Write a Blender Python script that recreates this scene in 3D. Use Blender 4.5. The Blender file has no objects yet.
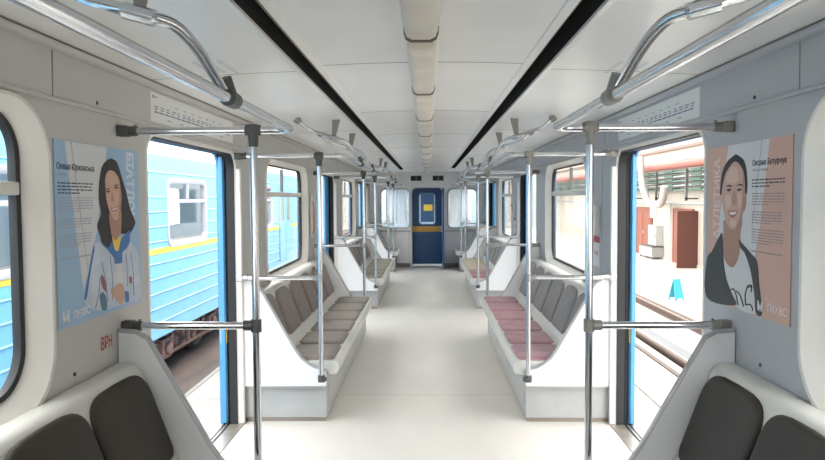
import bpy, bmesh, math, random
from mathutils import Vector, Matrix
random.seed(7)
SC = bpy.context.scene
COL = SC.collection
# ------------------------------------------------------------------ camera, world, exposure
cd = bpy.data.cameras.new('camera'); cam = bpy.data.objects.new('camera', cd); COL.objects.link(cam)
cd.sensor_fit = 'HORIZONTAL'; cd.sensor_width = 36.0; cd.lens = 36.0 * 690.0 / 825.0
cd.clip_start = 0.03; cd.clip_end = 300
_y, _p, _r = math.radians(1.30), math.radians(2.65), math.radians(-0.3)
F = Vector((-math.sin(_y)*math.cos(_p), math.cos(_y)*math.cos(_p), -math.sin(_p)))
R0 = Vector((math.cos(_y), math.sin(_y), 0)); U0 = R0.cross(F)
R1 = R0*math.cos(_r) + U0*math.sin(_r); U1 = -R0*math.sin(_r) + U0*math.cos(_r)
cam.matrix_world = Matrix(((R1.x, U1.x, -F.x, 0.02), (R1.y, U1.y, -F.y, 0.0), (R1.z, U1.z, -F.z, 1.5), (0, 0, 0, 1)))
SC.camera = cam

world = bpy.data.worlds.new('sky'); SC.world = world; world.use_nodes = True
bg = world.node_tree.nodes['Background']
bg.inputs[0].default_value = (1.0, 0.985, 0.97, 1); bg.inputs[1].default_value = 3.2
SC.view_settings.view_transform = 'Standard'; SC.view_settings.look = 'None'
SC.view_settings.gamma = 1.0; SC.view_settings.use_curve_mapping = False
SC.view_settings.exposure = 1.10
# ------------------------------------------------------------------ materials
MATS = {}
def mat(name, col, rough=0.5, metal=0.0, noise=0.0, nscale=8.0, bump=0.0, bscale=60.0, spec=0.5, emit=None, estr=0.0, trans=0.0, stretch=None, coat=0.0):
    if name in MATS: return MATS[name]
    m = bpy.data.materials.new(name); m.use_nodes = True; nt = m.node_tree; N = nt.nodes; L = nt.links
    b = N['Principled BSDF']
    b.inputs['Base Color'].default_value = (*col, 1); b.inputs['Roughness'].default_value = rough
    b.inputs['Metallic'].default_value = metal; b.inputs['Specular IOR Level'].default_value = spec
    b.inputs['Coat Weight'].default_value = coat
    if trans: b.inputs['Transmission Weight'].default_value = trans
    if emit: b.inputs['Emission Color'].default_value = (*emit, 1); b.inputs['Emission Strength'].default_value = estr
    if noise > 0 or bump > 0:
        tc = N.new('ShaderNodeTexCoord'); mp = N.new('ShaderNodeMapping'); L.new(tc.outputs['Object'], mp.inputs[0])
        if stretch: mp.inputs['Scale'].default_value = stretch
    if noise > 0:
        n = N.new('ShaderNodeTexNoise'); n.inputs['Scale'].default_value = nscale; n.inputs['Detail'].default_value = 5
        L.new(mp.outputs[0], n.inputs['Vector'])
        rp = N.new('ShaderNodeValToRGB'); e = rp.color_ramp.elements
        e[0].position = 0.3; e[1].position = 0.7
        e[0].color = (*[c*(1-noise) for c in col], 1); e[1].color = (*[min(1, c*(1+noise)) for c in col], 1)
        L.new(n.outputs['Fac'], rp.inputs[0]); L.new(rp.outputs[0], b.inputs['Base Color'])
    if bump > 0:
        n2 = N.new('ShaderNodeTexNoise'); n2.inputs['Scale'].default_value = bscale; n2.inputs['Detail'].default_value = 3
        L.new(mp.outputs[0], n2.inputs['Vector'])
        bp = N.new('ShaderNodeBump'); bp.inputs['Strength'].default_value = bump; bp.inputs['Distance'].default_value = 0.004
        L.new(n2.outputs['Fac'], bp.inputs['Height']); L.new(bp.outputs[0], b.inputs['Normal'])
    MATS[name] = m; return m
def glass_mat():
    m = bpy.data.materials.new('window_glass'); m.use_nodes = True; nt = m.node_tree; N = nt.nodes; L = nt.links
    N.remove(N['Principled BSDF']); o = N['Material Output']
    t = N.new('ShaderNodeBsdfTransparent'); t.inputs[0].default_value = (0.97, 0.98, 0.98, 1)
    g = N.new('ShaderNodeBsdfGlossy'); g.inputs['Roughness'].default_value = 0.03
    lw = N.new('ShaderNodeLayerWeight'); lw.inputs[0].default_value = 0.5
    pw = N.new('ShaderNodeMath'); pw.operation = 'POWER'; pw.inputs[1].default_value = 5.0; L.new(lw.outputs['Facing'], pw.inputs[0])
    f = N.new('ShaderNodeMath'); f.operation = 'MULTIPLY_ADD'; f.inputs[1].default_value = 0.45; f.inputs[2].default_value = 0.03; L.new(pw.outputs[0], f.inputs[0])
    mx = N.new('ShaderNodeMixShader'); L.new(f.outputs[0], mx.inputs[0]); L.new(t.outputs[0], mx.inputs[1]); L.new(g.outputs[0], mx.inputs[2])
    L.new(mx.outputs[0], o.inputs[0]); return m
GLASS = glass_mat()
M_WALLL = mat('wall_laminate_warm', (0.54, 0.53, 0.51), 0.42, noise=0.03, nscale=3)
M_WALLR = mat('wall_laminate_bluish_light', (0.45, 0.47, 0.50), 0.42, noise=0.03, nscale=3)  # same laminate as the left; bluish, dimmer light put into the colour
M_CEIL = mat('ceiling_laminate', (0.86, 0.86, 0.845), 0.3, noise=0.03, nscale=2)
M_WHITE = mat('white_plastic', (0.85, 0.86, 0.87), 0.3)
M_CREAM = mat('cream_frame_paint', (0.80, 0.78, 0.73), 0.32, noise=0.02, nscale=5)
M_SHELL = mat('seat_shell', (0.66, 0.66, 0.62), 0.35, noise=0.04, nscale=9)
M_FLOOR = mat('floor_linoleum', (0.74, 0.715, 0.665), 0.34, noise=0.06, nscale=2.2, bump=0.05, bscale=25, stretch=(1, .35, 1))
M_CHROME = mat('chrome', (0.70, 0.72, 0.75), 0.17, metal=1.0)
M_JOINT = mat('dark_joint', (0.10, 0.105, 0.10), 0.45, metal=0.3)
M_JOINTG = mat('grey_joint', (0.30, 0.29, 0.26), 0.45, metal=0.3)
M_BLACK = mat('black_rubber', (0.012, 0.013, 0.016), 0.55)
M_DARK = mat('slot_dark', (0.012, 0.011, 0.010), 0.8)
M_SEAM = mat('seam_shadow_gap', (0.26, 0.24, 0.21), 0.8)
M_BLUE = mat('blue_door_paint', (0.08, 0.31, 0.58), 0.35)
M_NAVY = mat('navy_blue_paint', (0.006, 0.066, 0.19), 0.35, noise=0.05)
M_YEL = mat('yellow_paint', (0.90, 0.62, 0.06), 0.4)
M_OCHRE = mat('ochre_paint', (0.62, 0.36, 0.06), 0.4)
M_BASE = mat('grey_kick_panel', (0.42, 0.43, 0.43), 0.45, noise=0.06, nscale=6)
M_PLINTH = mat('plinth_brown', (0.30, 0.26, 0.22), 0.6)
M_STEEL = mat('sill_steel', (0.42, 0.38, 0.33), 0.35, metal=0.6, noise=0.1, nscale=12)
M_SCREW = mat('screw_dark', (0.08, 0.08, 0.08), 0.5)
M_TAUPE = mat('taupe_vinyl', (0.235, 0.20, 0.175), 0.42, noise=0.10, nscale=14, bump=0.15)
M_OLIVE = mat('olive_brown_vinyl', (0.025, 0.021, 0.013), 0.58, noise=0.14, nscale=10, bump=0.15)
M_GREYV = mat('grey_vinyl', (0.22, 0.20, 0.195), 0.42, noise=0.10, nscale=14, bump=0.15)
M_PINK = mat('mauve_vinyl', (0.40, 0.22, 0.25), 0.42, noise=0.22, nscale=9, bump=0.15)
M_DIFF = mat('lamp_diffuser', (0.76, 0.70, 0.59), 0.3, noise=0.10, nscale=5)
M_RED = mat('red_print', (0.45, 0.05, 0.06), 0.5)
M_PAPER = mat('sticker_white', (0.80, 0.82, 0.82), 0.4)
M_INK = mat('ink_grey', (0.22, 0.24, 0.30), 0.6)
# ------------------------------------------------------------------ mesh helpers
class MB:
    def __init__(s): s.v = []; s.f = []; s.sm = []
    def add(s, vs, fs, smooth=False, M=None):
        o = len(s.v)
        s.v += [tuple(M @ Vector(v)) if M else tuple(v) for v in vs]
        for f in fs: s.f.append([o+i for i in f]); s.sm.append(smooth)
    def box(s, x0, x1, y0, y1, z0, z1):
        x0, x1 = min(x0, x1), max(x0, x1); y0, y1 = min(y0, y1), max(y0, y1)
        s.add([(x0,y0,z0),(x1,y0,z0),(x1,y1,z0),(x0,y1,z0),(x0,y0,z1),(x1,y0,z1),(x1,y1,z1),(x0,y1,z1)],
              [(0,3,2,1),(4,5,6,7),(0,1,5,4),(1,2,6,5),(2,3,7,6),(3,0,4,7)]); return s
    def tube(s, pts, r, n=12, caps=True):
        pts = [Vector(p) for p in pts]; vs = []; fs = []
        t0 = (pts[1]-pts[0]).normalized(); a = Vector((0,0,1)) if abs(t0.z) < .9 else Vector((1,0,0))
        u = t0.cross(a).normalized()
        for i, p in enumerate(pts):
            if i == 0: t = pts[1]-pts[0]
            elif i == len(pts)-1: t = pts[-1]-pts[-2]
            else: t = (pts[i+1]-p).normalized()+(p-pts[i-1]).normalized()
            t.normalize(); u = (u - t*u.dot(t)).normalized(); w = t.cross(u)
            rr = r[i] if isinstance(r, (list, tuple)) else r
            for k in range(n):
                an = 2*math.pi*k/n; vs.append(p + u*math.cos(an)*rr + w*math.sin(an)*rr)
        for i in range(len(pts)-1):
            for k in range(n):
                k2 = (k+1) % n; fs.append((i*n+k, i*n+k2, (i+1)*n+k2, (i+1)*n+k))
        s.add(vs, fs, True)
        if caps:
            s.add([vs[k] for k in range(n)], [tuple(range(n))[::-1]]); s.add([vs[len(vs)-n+k] for k in range(n)], [tuple(range(n))])
        return s
    def prism(s, poly, axis, a0, a1):
        # poly in the two other axes, in order
        def P(p, a):
            return {'x': (a, p[0], p[1]), 'y': (p[0], a, p[1]), 'z': (p[0], p[1], a)}[axis]
        n = len(poly); vs = [P(p, a0) for p in poly] + [P(p, a1) for p in poly]
        fs = [tuple(range(n)), tuple(range(n, 2*n))[::-1]] + [(i, i+n, (i+1) % n + n, (i+1) % n) for i in range(n)]
        s.add(vs, fs); return s
    def loft(s, rings, smooth=True, cap0=False, cap1=False):
        n = len(rings[0]); vs = [p for r in rings for p in r]; fs = []
        for i in range(len(rings)-1):
            for k in range(n):
                k2 = (k+1) % n; fs.append((i*n+k, i*n+k2, (i+1)*n+k2, (i+1)*n+k))
        if cap0: fs.append(tuple(range(n))[::-1])
        if cap1: fs.append(tuple(range((len(rings)-1)*n, len(rings)*n)))
        s.add(vs, fs, smooth); return s
    def build(s, name, m, parent=None, bevel=0, seg=2, sharp=40, loc=None):
        me = bpy.data.meshes.new(name); me.from_pydata(s.v, [], s.f); me.validate(); 
        bm = bmesh.new(); bm.from_mesh(me); bmesh.ops.remove_doubles(bm, verts=bm.verts, dist=1e-6)
        bmesh.ops.recalc_face_normals(bm, faces=bm.faces); bm.to_mesh(me); bm.free()
        if any(s.sm) or bevel:
            me.shade_smooth(); me.set_sharp_from_angle(angle=math.radians(sharp))
        if m: me.materials.append(m)
        o = bpy.data.objects.new(name, me); COL.objects.link(o)
        if parent: o.parent = parent
        if loc: o.location = loc
        if bevel:
            b = o.modifiers.new('bevel', 'BEVEL'); b.width = bevel; b.segments = seg; b.limit_method = 'ANGLE'; b.angle_limit = math.radians(35)
        return o
def tag(o, label=None, cat=None, group=None, kind=None):
    if label: o['label'] = label
    if cat: o['category'] = cat
    if group: o['group'] = group
    if kind: o['kind'] = kind
    return o
def thing(name, label, cat, loc=(0,0,0), rz=0, group=None):
    o = bpy.data.objects.new(name, None); COL.objects.link(o); o.location = loc; o.rotation_euler = (0,0,rz)
    o.empty_display_size = 0.1
    return tag(o, label, cat, group)
def copy_tree(o, parent=None):
    c = o.copy(); COL.objects.link(c)
    if parent: c.parent = parent
    for ch in o.children: copy_tree(ch, c)
    return c
def bez(pts, rad, n=6):
    """polyline with rounded corners of radius rad"""
    pts = [Vector(p) for p in pts]; out = [pts[0]]
    for i in range(1, len(pts)-1):
        a, b, c = pts[i-1], pts[i], pts[i+1]; r = rad[i-1] if isinstance(rad, (list, tuple)) else rad
        r1 = min(r, (a-b).length*.49); r2 = min(r, (c-b).length*.49)
        p = b+(a-b).normalized()*r1; q = b+(c-b).normalized()*r2
        for k in range(n+1):
            t = k/n; out.append(p*(1-t)**2 + b*2*t*(1-t) + q*t*t)
    out.append(pts[-1]); return out
def rrect(y0, y1, z0, z1, r, n=6):
    r4 = r if isinstance(r, (list, tuple)) else [r]*4   # corners: (y0,z0) (y1,z0) (y1,z1) (y0,z1)
    out = []
    for (cy, cz, a0, rr) in ((y0+r4[0], z0+r4[0], 180, r4[0]), (y1-r4[1], z0+r4[1], 270, r4[1]), (y1-r4[2], z1-r4[2], 0, r4[2]), (y0+r4[3], z1-r4[3], 90, r4[3])):
        for k in range(n+1):
            a = math.radians(a0+90*k/n); out.append((cy+rr*math.cos(a), cz+rr*math.sin(a)))
    return out
def plate(name, outer, holes, x0, x1, m, parent=None):
    """flat sheet in the y-z plane between x0 and x1, with holes"""
    cu = bpy.data.curves.new(name, 'CURVE'); cu.dimensions = '2D'; cu.fill_mode = 'BOTH'; cu.extrude = abs(x1-x0)/2
    for pl in [outer]+holes:
        sp = cu.splines.new('POLY'); sp.points.add(len(pl)-1); sp.use_cyclic_u = True
        for i, p in enumerate(pl): sp.points[i].co = (p[0], p[1], 0, 1)
    tmp = bpy.data.objects.new('tmp', cu); COL.objects.link(tmp)
    dg = bpy.context.evaluated_depsgraph_get(); me = bpy.data.meshes.new_from_object(tmp.evaluated_get(dg))
    bpy.data.objects.remove(tmp); bpy.data.curves.remove(cu)
    xm = (x0+x1)/2
    me.transform(Matrix(((0,0,1,xm),(1,0,0,0),(0,1,0,0),(0,0,0,1))))
    me.materials.clear(); me.materials.append(m); me.name = name
    o = bpy.data.objects.new(name, me); COL.objects.link(o)
    if parent: o.parent = parent
    return o
def ring(poly, x): return [(x, p[0], p[1]) for p in poly]
def frame_loft(profile, m, name, parent=None):
    """profile: list of (rrect polygon, x) - lofted into a frame"""
    b = MB(); b.loft([ring(p, x) for p, x in profile]); return b.build(name, m, parent, sharp=35)
def textobj(name, s, size, M, m, parent, ex=0.0002, ax='LEFT', sx=1.0, bold=0.0):
    cu = bpy.data.curves.new(name, 'FONT'); cu.body = s; cu.size = size; cu.extrude = ex; cu.align_x = ax; cu.resolution_u = 3; cu.offset = bold
    tmp = bpy.data.objects.new('tmp', cu); COL.objects.link(tmp)
    dg = bpy.context.evaluated_depsgraph_get(); me = bpy.data.meshes.new_from_object(tmp.evaluated_get(dg))
    bpy.data.objects.remove(tmp); bpy.data.curves.remove(cu)
    me.transform(M @ Matrix.Diagonal((sx, 1, 1, 1))); me.materials.clear(); me.materials.append(m); me.name = name
    o = bpy.data.objects.new(name, me); COL.objects.link(o)
    if parent: o.parent = parent
    return o
def wallM(side, y, z, off=0.0):
    """text frame on a side wall, reading correctly from inside"""
    x = side*(1.24-off)
    if side < 0: return Matrix(((0,0,1,x),(1,0,0,y),(0,1,0,z),(0,0,0,1)))
    return Matrix(((0,0,-1,x),(-1,0,0,y),(0,1,0,z),(0,0,0,1)))
# ------------------------------------------------------------------ saloon shell
W = 1.24; YE = 14.92; YB = -2.6; T = 4.73
DOORS = [(3.08+T*k, 4.50+T*k) for k in (-1, 0, 1, 2)]
WINS = [(0.55, 2.24), (5.33, 7.13), (5.33+T, 7.13+T)]
ZP = 1.838
def S(o): return tag(o, kind='structure')
fl = MB(); fl.box(-W-.0, W+.0, YB, YE+.25, -.06, 0); S(fl.build('floor', M_FLOOR))
# floor covering joints
tr = MB()
for y in (1.9, 5.2, 8.5, 11.8): tr.box(-.66, .66, y, y+.004, 0, .0006)
S(tr.build('trim_floor_joint', M_STEEL))
door_holes = [rrect(a, b, 0.0, 1.79, [.001, .001, .10, .10]) for a, b in DOORS]
win_holes = [rrect(a, b, .83, 1.81, .19) for a, b in WINS]
outer = [(YB, -.05), (YE, -.05), (YE, 1.86), (YB, 1.86)]
for side, nm, wm in ((-1, 'left', M_WALLL), (1, 'right', M_WALLR)):
    S(plate('wall_'+nm, outer, door_holes+win_holes, side*W, side*(W+.025), wm))
    ob = [(YB, -.35), (YE+.1, -.35), (YE+.1, 2.1), (YB, 2.1)]
    S(plate('wall_outer_'+nm, ob, [rrect(a, b, -.01, 1.79, [.001, .001, .10, .10]) for a, b in DOORS]+[rrect(a-.12, b+.16, .82, 1.82, .13) for a, b in WINS], side*(W+.11), side*(W+.125), M_BLUE))
    # ceiling-side service panel (leaning inwards) with joints
    pn = MB(); pn.prism([(side*W, ZP), (side*1.238, 2.014), (side*1.27, 2.014), (side*1.27, ZP)], 'y', YB, YE)
    S(pn.build('wall_upper_panel_'+nm, wm))
    t = MB(); t.prism([(side*(W-.012), ZP-.006), (side*(W-.012), ZP+.008), (side*(W+.01), ZP+.012), (side*(W+.01), ZP-.006)], 'y', YB, YE)
    t.prism([(side*1.212, 2.010), (side*1.205, 2.026), (side*1.26, 2.030), (side*1.26, 2.004), (side*1.225, 2.004)], 'y', YB, YE)
    S(t.build('trim_cornice_'+nm, wm, bevel=.003))
    t = MB()
    for y in (2.31-2.4, 2.31, 2.31+2.5, 2.31+5, 2.31+7.3, 2.31+9.7):
        t.prism([(side*(W-.0005), ZP+.008), (side*(1.2370), 2.004), (side*1.25, 2.004), (side*(W+.01), ZP+.008)], 'y', y-.004, y+.004)
    S(t.build('trim_panel_seam_'+nm, M_SEAM))
    # dark gap between cornice and ceiling
    t = MB(); t.box(side*1.198, side*1.215, YB, YE, 2.0265, 2.0285); S(t.build('trim_cornice_gap_'+nm, M_SEAM))
    # vertical strip joints on the wall
    t = MB()
    for k in range(-1, 3):
        for y in (4.86+T*k,):
            t.box(side*(W-.0015), side*(W+.01), y, y+.004, .26, ZP-.01)
    S(t.build('trim_wall_joint_'+nm, M_SEAM))
    t = MB(); t.box(side*(W-.006), side*(W+.01), YB, DOORS[0][0], 0, .07)
    for k in range(3): t.box(side*(W-.006), side*(W+.01), DOORS[k][1]+.04, DOORS[k+1][0]-.04, 0, .07)
    t.box(side*(W-.006), side*(W+.01), DOORS[3][1]+.04, YE, 0, .07)
    S(t.build('baseboard_'+nm, M_PLINTH))
# ---- doors (sliding, pushed open into their wall pockets)
n = 0
for side, nm in ((-1, 'left'), (1, 'right')):
    for k, (a, b) in enumerate(DOORS):
        n += 1
        d = S(bpy.data.objects.new('door_%d' % n, None)); COL.objects.link(d)
        R = lambda i, x: (rrect(a+i, b-i, -.0+0*i, 1.79-i, [.001, .001, max(.02, .10-i), max(.02, .10-i)], 8), side*x)
        frame_loft([R(-.022, W+.001), R(-.020, W-.003), R(-.002, W-.003), R(.0, W+.012)], M_CREAM, 'door_frame', d)
        js = MB(); js.box(side*(W-.032), side*(W+.01), b+.002, b+.034, .005, 1.70); js.build('jamb_post', M_CREAM, d, bevel=.008)
        frame_loft([R(-.001, W+.008), R(.006, W+.012), R(.006, W+.060), R(-.002, W+.068)], M_BLACK, 'rubber_seal', d)
        frame_loft([R(-.012, W+.05), R(-.012, W+.13)], M_BLACK, 'pocket_edge', d)
        sl = MB(); sl.box(side*(W-.03), side*(W+.13), a-.03, b+.03, -.03, .006); sl.build('sill', M_STEEL, d, bevel=.003)
        g = MB(); g.box(side*(W+.062), side*(W+.075), a, b, .006, .009); g.box(side*(W+.09), side*(W+.10), a, b, .006, .009); g.build('sill_groove', M_BLACK, d)
        # two leaves; how far each still stands in the opening
        pr = {0: .60, 1: .015, 2: .27, 3: .27}[k]
        if k >= 2 and side > 0: pr = .42
        for e, (ye, sg) in enumerate(((a, -1), (b, 1))):
            y_in = ye - sg*pr if not (k in (1, 2) and e == 0) else ye - sg*.04
            lf = MB(); y_out = ye + sg*.62
            xo = .012+.016*(side > 0 and k == 1)
            lf.box(side*(W+.062+xo), side*(W+.098+xo), min(y_in, y_out), max(y_in, y_out), .012, 1.80)
            lo = lf.build('door_leaf', M_BLUE, d, bevel=.006)
            rb = MB(); rb.box(side*(W+.066+xo), side*(W+.094+xo), y_in-sg*.012, y_in+sg*.001, .02, 1.79); rb.build('leaf_edge', M_BLUE, lo, bevel=.004)
            st = MB(); st.box(side*(W+.0605+xo), side*(W+.0995+xo), min(y_in, y_out)+.002, max(y_in, y_out)-.002, .55, .67); st.build('leaf_stripe', M_YEL, lo)
            hd = MB(); hd.tube(bez([(side*(W+.06), y_in+sg*.03, .30), (side*(W+.045), y_in+sg*.03, .30), (side*(W+.045), y_in+sg*.03, .86), (side*(W+.06), y_in+sg*.03, .86)], .012, 4), .006, 8); 
            if k == 1 and side > 0 and e == 1: hd.build('handle', M_BLUE, lo)
        sc = MB()
        for z in (.18, 1.0): sc.box(side*(W-.030), side*(W-.018), b+.005, b+.035, z-.018, z+.018)
        sc.build('latch_stop', M_CREAM, d, bevel=.004)
# ---- windows
n = 0
for side, nm in ((-1, 'left'), (1, 'right')):
    for k, (a, b) in enumerate(WINS):
        n += 1
        d = S(bpy.data.objects.new('window_%d' % n, None)); COL.objects.link(d)
        c = lambda i, x: (rrect(a+i, b-i, .83+i*.85, 1.81-i*.5, max(.03, .19-i*.7), 8), side*x)
        frame_loft([c(-.035, W+.001), c(-.035, W-.008), c(-.025, W-.014), c(-.008, W-.014), c(0, W-.006), c(.03, W+.02), c(.055, W+.042), c(.060, W+.05)], M_CREAM, 'window_frame', d)
        frame_loft([c(.057, W+.055), c(.062, W+.040), c(.080, W+.044), c(.082, W+.060), c(.078, W+.072)], M_BLACK, 'gasket', d)
        y0, y1 = a+.095, b-.095
        p = MB(); p.box(side*(W+.040), side*(W+.08), y0-.03, y1+.03, 1.515, 1.558); p.build('transom_bar', M_CREAM, d, bevel=.006)
        p = MB(); ym = (y0+y1)/2; p.box(side*(W+.050), side*(W+.078), ym-.009, ym+.009, 1.555, 1.765)
        p.build('sliding_sash_post', mat('sash_grey', (.16,.16,.17), .4), d, bevel=.003)
        gl = MB()
        gl.box(side*(W+.062), side*(W+.066), y0, y1, .915, 1.53); gl.build('lower_pane', GLASS, d)
        gl = MB(); gl.box(side*(W+.062), side*(W+.066), y0, y1, 1.54, 1.76); gl.build('upper_pane', GLASS, d)
# ---- ceiling
SO, SI = 0.528, 0.448
prof = [(1.25, 2.027), (1.08, 2.036), (.92, 2.045), (.75, 2.053), (SO+.02, 2.060)]
ce = MB()
for side in (-1, 1):
    pts = [(side*x, z) for x, z in prof]
    v = []; f = []
    for i, p in enumerate(pts): v += [(p[0], YB, p[1]), (p[0], YE, p[1])]
    for i in range(len(pts)-1): f.append((2*i, 2*i+1, 2*i+3, 2*i+2))
    ce.add(v, f, True)
v = []; f = []; xs = [-(SI-.02), -.25, 0, .25, SI-.02]
for x in xs: v += [(x, YB, 2.060+.012*(1-(x/.45)**2)), (x, YE, 2.060+.012*(1-(x/.45)**2))]
for i in range(4): f.append((2*i, 2*i+1, 2*i+3, 2*i+2))
ce.add(v, f, True)
ce.box(-1.4, 1.4, YB, YE+.2, 2.16, 2.20)
SLOT_END = {-1: 13.55, 1: 13.0}
for side in (-1, 1): ce.box(side*(SI-.025), side*(SO+.025), SLOT_END[side], YE, 2.058, 2.075)
S(ce.build('ceiling', M_CEIL))
sm = MB()
for y in (-1.5, 1.38, 2.93, 4.54, 6.15, 7.75, 9.4, 11, 12.6): 
    for i in range(4):
        xa, xb = xs[i], xs[i+1]; za, zb = [2.060+.012*(1-(x/.45)**2) for x in (xa, xb)]
        sm.prism([(xa, za-.0008), (xb, zb-.0008), (xb, zb+.003), (xa, za+.003)], 'y', y, y+.006)
for side in (-1, 1):
    for y in (.1, 3.05, 5.7, 8.3, 10.9):
        for i in range(len(prof)-1):
            (xa, za), (xb, zb) = prof[i], prof[i+1]
            sm.prism([(side*xa, za-.0008), (side*xb, zb-.0008), (side*xb, zb+.002), (side*xa, za+.002)], 'y', y, y+.004)
S(sm.build('trim_ceiling_seams', M_SEAM))
for side, nm in ((-1, 'left'), (1, 'right')):
    v = thing('ceiling_air_slot', 'long dark ventilation slot in the ceiling, %s of the lamps' % nm, 'air vent', (side*(SO+SI)/2, 5, 2.06), 0, 'ceiling air slots')
    hw = (SO-SI)/2; y0 = YB-5; y1 = SLOT_END[side]-5
    b = MB(); b.add([(-hw-.001, y0, .001), (-hw-.001, y1, .001), (-hw-.001, y1, .09), (-hw-.001, y0, .09)], [(0,1,2,3)])
    b.add([(hw+.001, y0, .001), (hw+.001, y1, .001), (hw+.001, y1, .09), (hw+.001, y0, .09)], [(0,1,2,3)])
    b.box(-hw-.02, hw+.02, y0, y1, .085, .095); b.box(-hw-.02, hw+.02, y1-.01, y1, 0, .09)
    y = y0+.3
    while y < y1: b.box(-hw, hw, y, y+.012, .075, .085); y += .4
    b.build('slot_channel', M_DARK, v)
    for q in (-1, 1):
        b = MB(); b.prism([(q*hw, -.012), (q*(hw+.028), -.004), (q*(hw+.028), .004), (q*hw, .002)], 'y', y0, y1)
        b.build('slot_rim', M_CEIL, v, bevel=.002)
    b = MB(); b.box(-hw*.2, hw*.0, y0, y1, .035, .05); b.build('inner_rail', M_SEAM, v)
# ---- end wall, with the gangway door
def xzplate(name, outer, holes, y0, y1, m, parent=None):
    o = plate(name, outer, holes, y0, y1, m, parent)
    o.data.transform(Matrix(((0,1,0,0),(1,0,0,0),(0,0,1,0),(0,0,0,1)))); return o
dh = rrect(-.33, .33, 0.0, 1.72, [.001, .001, .10, .10])
wh = [rrect(-1.00, -.385, .87, 1.69, .10), rrect(.455, 1.07, .87, 1.69, .10)]
S(xzplate('wall_end', [(-W-.02, -.02), (W+.02, -.02), (W+.02, 2.08), (-W-.02, 2.08)], [dh]+wh, YE, YE+.03, mat('end_wall_laminate', (.86, .86, .85), .4, noise=.02)))
S(xzplate('wall_back', [(-W-.02, -.02), (W+.02, -.02), (W+.02, 2.08), (-W-.02, 2.08)], [wh[0], wh[1]], YB-.03, YB, M_CREAM))
def yring(poly, y): return [(p[0], y, p[1]) for p in poly]
for i, (x0, x1) in enumerate(((-1.00, -.385), (.455, 1.07))):
    w = S(bpy.data.objects.new('window_%d' % (7+i), None)); COL.objects.link(w)
    b = MB(); q = lambda d_, y: yring(rrect(x0-d_, x1+d_, .87-d_, 1.69+d_, .10+d_*.5, 8), y)
    b.loft([q(.025, YE), q(.022, YE-.012), q(.004, YE-.012), q(-.004, YE), q(-.012, YE+.03)]); b.build('window_frame', M_STEEL if 0 else mat('grey_frame', (.45,.45,.44), .4), w)
    b = MB(); b.box(x0, x1, YE+.012, YE+.018, .87, 1.69); b.build('pane', GLASS, w)
ed = S(bpy.data.objects.new('door_9', None)); COL.objects.link(ed)
b = MB(); q = lambda d_, y: yring(rrect(-.33-d_, .33+d_, 0.0, 1.72+d_, [.001, .001, .10+d_*.5, .10+d_*.5], 8), y)
b.loft([q(.03, YE), q(.026, YE-.014), q(.002, YE-.014), q(-.002, YE), q(-.004, YE+.02)]); b.build('door_frame', M_CREAM, ed)
b = MB(); b.loft([q(-.002, YE+.015), q(-.006, YE+.02), q(-.01, YE+.20)]); b.build('door_lining', M_NAVY, ed)
lf = xzplate('door_leaf', rrect(-.325, .325, .06, 1.71, [.01, .01, .09, .09]), [rrect(-.17, .17, .93, 1.60, .07)], YE+.17, YE+.20, M_NAVY, ed)
b = MB(); q2 = lambda d_, y: yring(rrect(-.17-d_, .17+d_, .93-d_, 1.60+d_, .07+d_*.5, 6), y)
b.loft([q2(.025, YE+.171), q2(.02, YE+.160), q2(.0, YE+.160), q2(-.004, YE+.18)]); b.build('glazing_bead', mat('navy_bead', (.03, .16, .33), .35), lf)
b = MB(); b.box(-.17, .17, YE+.182, YE+.188, .93, 1.60); b.build('pane', GLASS, lf)
b = MB(); b.box(-.32, .32, YE+.164, YE+.172, .76, .885); b.build('ochre_band', M_OCHRE, lf)
b = MB(); b.box(-.33, .33, YE-.02, YE+.2, 0, .02); b.build('threshold', M_STEEL, ed)
b = MB(); b.box(.318, .352, YE-.62, YE-.005, .02, 1.70); l2 = b.build('open_leaf', mat('mid_blue_paint', (.012, .11, .29), .35), ed, bevel=.004)
b = MB(); b.tube(bez([(.318, YE-.56, .80), (.28, YE-.56, .80), (.28, YE-.56, .90), (.318, YE-.56, .90)], .012, 4), .008, 8); b.build('handle', M_CHROME, l2)
for side, nm in ((-1, 'left'), (1, 'right')):
    b = MB(); b.box(side*(.36+(.03 if side>0 else 0)), side*(W), YE-.02, YE, .775, .80)
    for x in (.37, .40) : b.box(side*x, side*(x+.006), YE-.004, YE, 0, .775)
    S(b.build('trim_end_ledge_'+nm, mat('grey_frame', (.45,.45,.44), .4)))
    b = MB(); b.box(side*.37, side*W, YE-.008, YE, 0, .09); S(b.build('baseboard_end_'+nm, M_PLINTH))
for x in (-.235, .24):
    g = thing('wall_grille', 'small dark louvred grille above the end door, on its %s' % ('left' if x < 0 else 'right'), 'vent grille', (x, YE, 1.925), 0, 'grilles above the end door')
    b = MB(); b.box(-.115, .115, -.004, -.0005, -.052, .052); b.build('recess', M_DARK, g)
    b = MB(); 
    for (u0, u1, w0, w1) in ((-.12,.12,-.057,-.05),(-.12,.12,.05,.057),(-.12,-.113,-.05,.05),(.113,.12,-.05,.05),(-.005,.005,-.05,.05)): b.box(u0, u1, -.010, -.003, w0, w1)
    b.build('frame', M_BASE, g)
    for i in range(5): b = MB(); b.box(-.112, .112, -.009, -.004, -.040+.018*i, -.036+.018*i); b.build('slat', mat('slat_grey', (.16,.16,.14), .6), g)
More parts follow.
